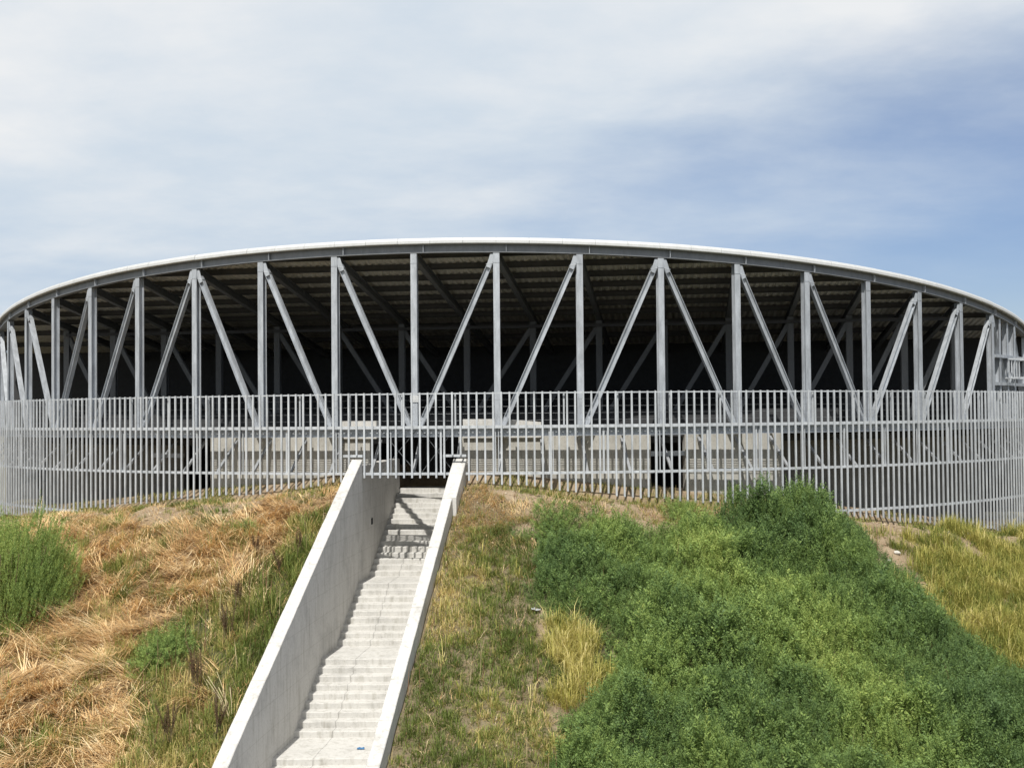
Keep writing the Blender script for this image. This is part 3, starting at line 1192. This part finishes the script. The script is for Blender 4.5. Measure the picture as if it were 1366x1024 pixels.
# ---- crumbs of earth and small stones on the bare ground
x, y, z = scatter(60000, -20, 21, 30, 50)
zn, px_, py_ = zones(x, y, z, 0, 20)
k = ((py_ < 725) | (~(zn["thicket"] | zn["lgrass"] | zn["yellow"]) & (px_ > 1100))) & (RNG.random(len(x)) < .5)
x, y, z = x[k], y[k], z[k]
n = len(x)
oct_ = np.array([[1, 0, 0], [0, 1, 0], [-1, 0, 0], [0, -1, 0], [0, 0, 1], [0, 0, -1]], float)
tri = np.array([[0, 1, 4], [1, 2, 4], [2, 3, 4], [3, 0, 4], [1, 0, 5], [2, 1, 5], [3, 2, 5], [0, 3, 5]])
sz = np.exp(RNG.normal(math.log(.022), .55, n))
v = np.stack([x, y, z], -1)[:, None, :] + oct_[None] * sz[:, None, None] * RNG.uniform(.6, 1.3, (n, 6, 1)) * np.array([1.2, 1.2, .7])
f = (np.arange(n)[:, None, None] * 6 + tri[None]).reshape(-1, 3)
o = mesh_np("dirt_crumbs", v.reshape(-1, 3), f, plant("earth_crumbs", [(0, (.17, .115, .07)), (.6, (.30, .22, .14)), (1, (.46, .39, .30))], 0.0, .95),
            {"tint": np.repeat(RNG.random(n), 6)})
tag(o, "crumbs of dry earth scattered on the bare ground by the fence", "dirt", None, "stuff")

# ---- feathery herb sprays
def plume_template(m, leaf, wid, seed, el=.5):
    r = np.random.default_rng(seed)
    t = np.linspace(.06, 1, m)
    phi = np.arange(m) * 2.399 + r.uniform(-.4, .4, m)
    e = el + r.uniform(-.25, .35, m)
    reach = leaf * (1.15 - .75 * t) * r.uniform(.7, 1.2, m)
    d = np.stack([np.cos(phi) * np.cos(e), np.sin(phi) * np.cos(e), np.sin(e)], -1)
    s = np.stack([-np.sin(phi), np.cos(phi), np.zeros(m)], -1)
    tw = r.uniform(-.9, .9, m)[:, None]
    s = s * np.cos(tw) + np.cross(d, s) * np.sin(tw)
    off = r.uniform(0, .5, m)[:, None]
    base = np.stack([np.zeros(m), np.zeros(m), t], -1) + d * reach[:, None] * off
    w = wid * r.uniform(.7, 1.25, m)[:, None]
    return np.stack([base - s * w * .35 + d * reach[:, None] * .35, base + d * reach[:, None] * 0, base + s * w * .65 + d * reach[:, None] * .4, base + d * reach[:, None]], 1)   # (m,4,3) kite leaf


TPL = [plume_template(28, .28, .072, s) for s in (1, 2, 3, 4)]
TPL_T = [plume_template(34, .17, .044, s, .85) for s in (5, 6, 7)]


def plumes(base, dirv, L, tint, tpl, jitter=.12, leafscale=None):
    n = len(base)
    dirv = dirv / np.linalg.norm(dirv, axis=1)[:, None]
    a = np.cross(dirv, np.array([.3, .9, .1]))
    a /= np.linalg.norm(a, axis=1)[:, None]
    b_ = np.cross(dirv, a)
    yaw = RNG.uniform(0, 6.283, n)[:, None]
    a, b_ = a * np.cos(yaw) + b_ * np.sin(yaw), b_ * np.cos(yaw) - a * np.sin(yaw)
    which = RNG.integers(0, len(tpl), n)
    T = np.stack(tpl)[which]                     # n,m,4,3
    m = T.shape[1]
    sc = (L if leafscale is None else leafscale)[:, None, None, None]
    Tz = T[..., 2:3] * L[:, None, None, None]
    v = base[:, None, None, :] + T[..., 0:1] * sc * a[:, None, None, :] + T[..., 1:2] * sc * b_[:, None, None, :] + Tz * dirv[:, None, None, :]
    f = np.arange(n * m * 4).reshape(-1, 4)
    tt = np.repeat(np.clip(tint[:, None] + RNG.normal(0, jitter, (n, m)), 0, 1).ravel(), 4)
    return v.reshape(-1, 3), f, tt


x, y, z = scatter(150000, -1.5, 19, 21, 39.6)
zn, px_, py_ = zones(x, y, z, .0, 24)
inn = zn["thicket"]
x, y, z, px_, py_ = x[inn], y[inn], z[inn], px_[inn], py_[inn]
# mound height over the thicket, falling to nothing at its rim
eps = 9
rim = np.ones(len(x))
for dx, dy in ((-1, 0), (1, 0), (0, -1), (.7, .7), (-.7, .7), (.7, -.7), (-.7, -.7)):
    for d_, wgt in ((14, .25), (32, .2)):
        ins = inpoly(px_ + dx * d_, py_ + dy * d_, POLY["thicket"])
        rim -= np.where(ins, 0, wgt * .5)
rim = np.clip(rim, .15, 1)
mound = (.12 + 1.0 * fbm(x, y, 2.1, 61, 3) + .75 * np.clip(fbm(x, y, .85, 63, 2) - .42, 0, 1) * 2) * rim
peak = np.exp(-(((px_ - 1065) / 75) ** 2 + ((py_ - 725) / 45) ** 2)) * .75
mound = np.clip(mound * 1.15 - .12, .05, 3) + peak
k = RNG.random(len(x)) < .8
x, y, z, px_, py_, mound = x[k], y[k], z[k], px_[k], py_[k], mound[k]
n = len(x)
fr = RNG.random(n) ** .45
hgt = mound * fr
up_ = RNG.random(n) < .45 + .5 * (fbm(x, y, 1.2, 97, 2) - .5)
L = RNG.uniform(.15, .30, n) * (.8 + .5 * mound) * np.where(RNG.random(n) < .2, 1.6, 1)
L = np.where(up_, RNG.uniform(.32, .62, n) * (.75 + .4 * mound), L)
gx = (fbm(x + .1, y, 2.1, 61, 3) - fbm(x - .1, y, 2.1, 61, 3)) * -4
gy = (fbm(x, y + .1, 2.1, 61, 3) - fbm(x, y - .1, 2.1, 61, 3)) * -4
dv = np.stack([gx + RNG.normal(0, .3, n), gy - .25 + RNG.normal(0, .3, n), np.where(up_, 2.2, 1.0)], -1)
band = np.exp(-((px_ - (1040 + .75 * (py_ - 800))) / 70) ** 2) * sst(760, 830, py_) + .7 * np.exp(-(((px_ - 930) / 70) ** 2 + ((py_ - 770) / 40) ** 2)) \
    + .55 * np.exp(-(((px_ - 860) / 60) ** 2 + ((py_ - 880) / 60) ** 2))
dark = np.exp(-(((px_ - 1060) / 80) ** 2 + ((py_ - 720) / 50) ** 2)) + .8 * sst(1130, 1300, px_)
t = np.clip(.29 + .28 * band - .16 * dark + (fbm(x, y, 1.4, 88) - .5) * .75 + RNG.normal(0, .09, n), 0, 1)
B_ = np.stack([x, y, z + hgt - np.where(up_, .3, .12)], -1)
va = plumes(B_[~up_], dv[~up_], L[~up_], t[~up_], TPL, .09)
vb = plumes(B_[up_], dv[up_], L[up_], np.clip(t[up_] + .04, 0, 1), TPL_T, .09, L[up_] * .75)
v, f, t = join([va, vb])
print("thicket plumes", n, "faces", len(f))
o = mesh_np("thicket", v, f, M_LEAF, {"tint": t})
tag(o, "dense dark green feathery thicket covering the right of the slope", "thicket", None, "stuff")


# dry stems standing in the thicket and the grass
x, y, z = scatter(9000, -16, 19, 21, 39.4)
zn, px_, py_ = zones(x, y, z, 0, 20)
k = ((zn["thicket"] & (RNG.random(len(x)) < .22)) | (zn["lgrass"] & (RNG.random(len(x)) < .95)) | (zn["rgrass"] & (RNG.random(len(x)) < .15))) & (fbm(x, y, 1.2, 71) > .45)
x, y, z = x[k], y[k], z[k]
n = len(x)
v, f, t = blades(np.stack([x, y, z], -1), RNG.uniform(.5, 1.2, n), RNG.uniform(.012, .022, n), RNG.uniform(0, 6.28, n), np.abs(RNG.normal(.25, .25, n)), RNG.normal(.2, .3, n),
                 RNG.random(n))
o = mesh_np("dry_stems", v, f, plant("dry_stem", [(0, (.08, .04, .022)), (.6, (.17, .09, .045)), (1, (.50, .42, .24))], .1, .8), {"tint": t})
tag(o, "brown and bleached dry stems standing among the grass and thicket", "weeds", None, "stuff")


# ---- single shrubs and clumps
def shrub(px_, py_, rad, hgt, n, tint, label, cat="shrub", tall=False, nst=14, name="shrub", group=None, squash=1.0):
    p = on_ground(px_, py_)
    root = empty(name, p)
    bpy.context.view_layer.update()
    tag(root, label, cat, group)
    nl = 9
    la, lr = RNG.uniform(0, 6.283, nl), np.sqrt(RNG.random(nl)) * .72
    lcx, lcy = np.cos(la) * lr * rad, np.sin(la) * lr * rad * squash
    lrad, lh = RNG.uniform(.32, .55, nl) * rad, hgt * RNG.uniform(.55, 1.08, nl) * (1.05 - .45 * lr)
    w_ = RNG.integers(0, nl, n)
    phi = RNG.uniform(0, 6.283, n)
    rr = np.sqrt(RNG.random(n)) * (1 + .25 * (RNG.random(n) < .12))
    bx, by = lcx[w_] + np.cos(phi) * rr * lrad[w_], lcy[w_] + np.sin(phi) * rr * lrad[w_]
    dome = lh[w_] * np.sqrt(np.clip(1.02 - np.minimum(rr, 1) ** 2.4, 0, 1)) * RNG.uniform(.8, 1.12, n)
    if tall:
        bz = dome * RNG.random(n) ** .6 * .75
        L = RNG.uniform(.35, .6, n)
        dv = np.stack([bx / rad * .35 + RNG.normal(0, .13, n), by / rad * .35 + RNG.normal(0, .13, n), np.ones(n)], -1)
        ls = L * .8
        tpl = TPL_T
    else:
        bz = dome * RNG.random(n) ** .5 - .08
        L = RNG.uniform(.16, .30, n)
        dv = np.stack([bx / rad * .9 + RNG.normal(0, .3, n), by / rad * .9 + RNG.normal(0, .3, n), np.full(n, .8)], -1)
        ls = None
        tpl = TPL
    gz = ground(bx + p[0], by + p[1]) - p[2]
    tt = np.clip(tint + (fbm(bx + py_, by, .45 * rad, 12) - .5) * .6 + RNG.normal(0, .08, n), 0, 1)
    v, f, t = plumes(np.stack([bx, by, gz + bz], -1), dv, L, tt, tpl, .12, ls)
    mesh_np("foliage", v, f, M_LEAF, {"tint": t}, root)
    g = MB()
    for i in range(nst):
        a, r0 = random.uniform(0, 6.283), random.uniform(.05, .75) * rad
        hx, hy = math.cos(a) * r0, math.sin(a) * r0
        zz = float(ground(p[0] + hx * .5, p[1] + hy * .5)) - p[2]
        g.tube([(hx * .5, hy * .5, zz - .05), (hx * .8, hy * .8, zz + hgt * .3), (hx, hy, zz + hgt * .52)], .012, 5)
    g.build("stems", M_STALK, root)
    return root


shrub(2, 838, 1.95, 4.2, 5200, .55, "tall bright green feathery bush at the left end of the slope", tall=True, nst=40, squash=.8)
shrub(-45, 800, 1.8, 3.3, 2600, .30, "bluish green bush against the left end of the fence", tall=True, nst=30)
shrub(215, 880, .85, .85, 700, .42, "dark green low bush between the straw and the brown dock stems", squash=.8)
shrub(330, 712, .3, .55, 80, .45, "small grey green sprig alone in the straw near the top", nst=6)
shrub(742, 712, .85, 1.15, 620, .36, "rounded green bush just right of the stair top below the fence")
shrub(795, 708, .5, .55, 160, .68, "small straggly bush between the rounded bush and the thicket", nst=10)
shrub(905, 690, .8, .55, 330, .52, "low green bush in front of the fence at the thicket's upper rim")
shrub(1060, 712, 1.5, 1.35, 1300, .22, "tallest dark green bush, rising over the foot of the fence")
shrub(985, 668, .5, .7, 130, .40, "thin weedy bush growing through the foot of the fence", nst=10)


# ---- brown dock stems
def dock(px_, py_, hgt, ns, label, seed):
    r = random.Random(seed)
    p = on_ground(px_, py_)
    root = empty("dock_plant", p)
    tag(root, label, "weed", "brown dock weeds left of the stairs")
    g = MB()
    pts_, d_, l_ = [], [], []
    for i in range(ns):
        a = r.uniform(0, 6.283)
        ln = r.uniform(.05, .3)
        hh_ = 1.25 * hgt * r.uniform(.65, 1.05)
        tip = np.array([math.cos(a) * ln * hh_, math.sin(a) * ln * hh_, hh_])
        b0 = np.array([r.uniform(-.12, .12), r.uniform(-.12, .12), -.03])
        g.tube([b0, b0 + (tip - b0) * .5 + [0, 0, .03], tip], .009, 5)
        for q in np.linspace(.42, 1.0, 9):
            pts_.append(b0 + (tip - b0) * q)
            d_.append((tip - b0) + np.array([r.uniform(-.2, .2), r.uniform(-.2, .2), 0]) * hh_)
            l_.append(.19 * (1.3 - .6 * q))
    g.build("stems", M_STALK, root)
    v, f, t = plumes(np.array(pts_), np.array(d_), np.array(l_) * 1.2, np.full(len(l_), .4), TPL, .25, np.array(l_) * .9)
    mesh_np("seed_sprays", v, f, M_BROWN, {"tint": t}, root)


for i, (a, b_, h_, ns, lab) in enumerate([
    (262, 925, .95, 8, "dark brown dock weed beside the low dark green bush, widest of its row"),
    (225, 1000, .85, 7, "brown dock weed nearest the bottom edge of the slope"),
    (290, 985, .8, 6, "brown dock weed between the bottom one and the stair wall"),
    (300, 860, .9, 6, "brown dock weed uphill of the widest one, straight and narrow"),
    (318, 812, .7, 4, "thin brown dock weed halfway up the slope amid olive grass"),
    (372, 770, .6, 3, "slender brown dock weed close to the stair wall"),
    (400, 742, .6, 3, "uppermost brown dock weed touching the stair wall"),
    (345, 745, .5, 3, "short brown dock weed at the straw's upper edge"),
]):
    dock(a, b_, h_, ns, lab, i)

# a few long bleached stalks leaning by the left wall
root = on_ground(305, 962)
g = MB()
rr_ = random.Random(5)
for i in range(7):
    a = rr_.uniform(1.6, 3.6)
    L_ = rr_.uniform(.8, 1.5)
    tip = root + np.array([math.cos(a) * .45 * L_ * rr_.uniform(.4, 1), math.sin(a) * .2, L_ * .8])
    g.tube([root + [rr_.uniform(-.08, .08), 0, 0], root * .5 + tip * .5 + [.05, 0, .06], tip], .008, 5)
o = g.build("dead_stalks", flat("bleached_stalk", (.55, .47, .28), .8))
tag(o, "bleached dead stalks leaning against the outside of the stair wall", "dead plant")

# weeds along the foot of the wall inside the fence
x = RNG.uniform(-24, 24, 30000)
th = np.arcsin(np.clip((x - CX) / 27, -.95, .95))
r = RNG.uniform(RWL + .05, RF + .5, len(x))
X, Y = CX + r * np.sin(th), CY - r * np.cos(th)
k = ((X < xl(Y) - .4) | (X > xl(Y) + SWID + .45)) & (fbm(X, Y, 1.0, 91) > .47)
X, Y = X[k], Y[k]
Z = ground(X, Y)
n = len(X)
v, f, t = blades(np.stack([X, Y, Z], -1), RNG.uniform(.08, .38, n) * (fbm(X, Y, .6, 92) + .2), RNG.uniform(.008, .016, n), RNG.uniform(0, 6.283, n), np.abs(RNG.normal(.4, .25, n)),
                 np.abs(RNG.normal(.5, .3, n)), np.clip(.5 + RNG.normal(0, .25, n), 0, 1))
o = mesh_np("fence_foot_weeds", v, f, M_GRASS, {"tint": t})
tag(o, "sparse weeds on the earth along the foot of the steel fence", "weeds", None, "stuff")

# ================================================================== LIGHT AND SKY
EL = R_(55)
az_l = R_(10)                    # light travels this far right of the view direction
ld = Vector((math.sin(az_l) * math.cos(EL), math.cos(az_l) * math.cos(EL), -math.sin(EL)))
sl = bpy.data.lights.new("sun", "SUN")
sl.energy = 4.3
sl.angle = R_(.53)
sl.color = (1, .965, .90)
so = bpy.data.objects.new("sun", sl)
COL.objects.link(so)
so.rotation_euler = ld.to_track_quat("-Z", "Y").to_euler()

wd = bpy.data.worlds.new("World")
S.world = wd
wd.use_nodes = True
nt = wd.node_tree
bg = nt.nodes["Background"]
sky = N(nt, "ShaderNodeTexSky", sky_type="NISHITA")
sky.sun_disc = False
sky.sun_elevation = EL
sky.sun_rotation = math.atan2(-ld.x, -ld.y)
sky.air_density = 1.0
sky.dust_density = .3
sky.ozone_density = 1.6
tc = N(nt, "ShaderNodeTexCoord")
sx = N(nt, "ShaderNodeSeparateXYZ")
nt.links.new(tc.outputs["Generated"], sx.inputs[0])


def mth(op, a, b_=None, c=None):
    m_ = N(nt, "ShaderNodeMath", operation=op)
    for i, q in enumerate((a, b_, c)):
        if q is None: continue
        if isinstance(q, (int, float)): m_.inputs[i].default_value = q
        else: nt.links.new(q, m_.inputs[i])
    return m_.outputs[0]


den = mth("ADD", mth("MAXIMUM", sx.outputs["Z"], 0.0), .17)
cxp = N(nt, "ShaderNodeCombineXYZ")
nt.links.new(mth("DIVIDE", sx.outputs["X"], den), cxp.inputs[0])
nt.links.new(mth("DIVIDE", sx.outputs["Y"], den), cxp.inputs[1])


def cloudnoise(scale, detail, rough, off, stretch=(1, 1, 1), dist=0.0):
    mp = N(nt, "ShaderNodeMapping")
    mp.inputs["Location"].default_value = off
    mp.inputs["Scale"].default_value = stretch
    nt.links.new(cxp.outputs[0], mp.inputs["Vector"])
    n_ = N(nt, "ShaderNodeTexNoise", Scale=scale, Detail=detail, Roughness=rough, Distortion=dist)
    nt.links.new(mp.outputs[0], n_.inputs["Vector"])
    return n_.outputs["Fac"]


n_big = cloudnoise(.5, 5, .52, (3.1, 1.7, 0), (1, 1.3, 1), .1)
n_fin = cloudnoise(1.5, 9, .57, (7.3, 2.2, 0), (1, 1.15, 1), .1)
# thicker cover up and to the left, thinner to the right and towards the horizon
bias = mth("ADD", mth("MULTIPLY", sx.outputs["X"], -.72), mth("MULTIPLY", sx.outputs["Z"], 2.2))
cov = mth("ADD", mth("ADD", mth("MULTIPLY", n_big, .9), mth("MULTIPLY", n_fin, .55)), mth("ADD", bias, -.60))
mask = N(nt, "ShaderNodeMapRange", interpolation_type="SMOOTHSTEP")
mask.inputs["From Min"].default_value = -.06
mask.inputs["From Max"].default_value = .72
nt.links.new(cov, mask.inputs["Value"])
SKS = .1
skc = N(nt, "ShaderNodeMix", data_type="RGBA", blend_type="MULTIPLY")
skc.inputs["Factor"].default_value = 1
nt.links.new(sky.outputs[0], skc.inputs["A"])
skc.inputs["B"].default_value = (.60, .615, .74, 1)
cl_c = ramp(nt, mth("ADD", mth("ADD", mth("MULTIPLY", n_fin, .75), mth("MULTIPLY", sx.outputs["Z"], .95)), mth("ADD", mth("MULTIPLY", sx.outputs["X"], -.14), -.075)), [(.26, (.39 / SKS, .485 / SKS, .60 / SKS)), (.48, (.50 / SKS, .565 / SKS, .635 / SKS)), (.70, (.66 / SKS, .675 / SKS, .69 / SKS))])
mx = N(nt, "ShaderNodeMix", data_type="RGBA")
nt.links.new(mask.outputs[0], mx.inputs["Factor"])
nt.links.new(skc.outputs["Result"], mx.inputs["A"])
nt.links.new(cl_c, mx.inputs["B"])
nt.links.new(mx.outputs["Result"], bg.inputs["Color"])
bg.inputs["Strength"].default_value = SKS

S.view_settings.view_transform = "Standard"
S.view_settings.look = "None"
S.view_settings.exposure = 0.35
S.view_settings.gamma = 1
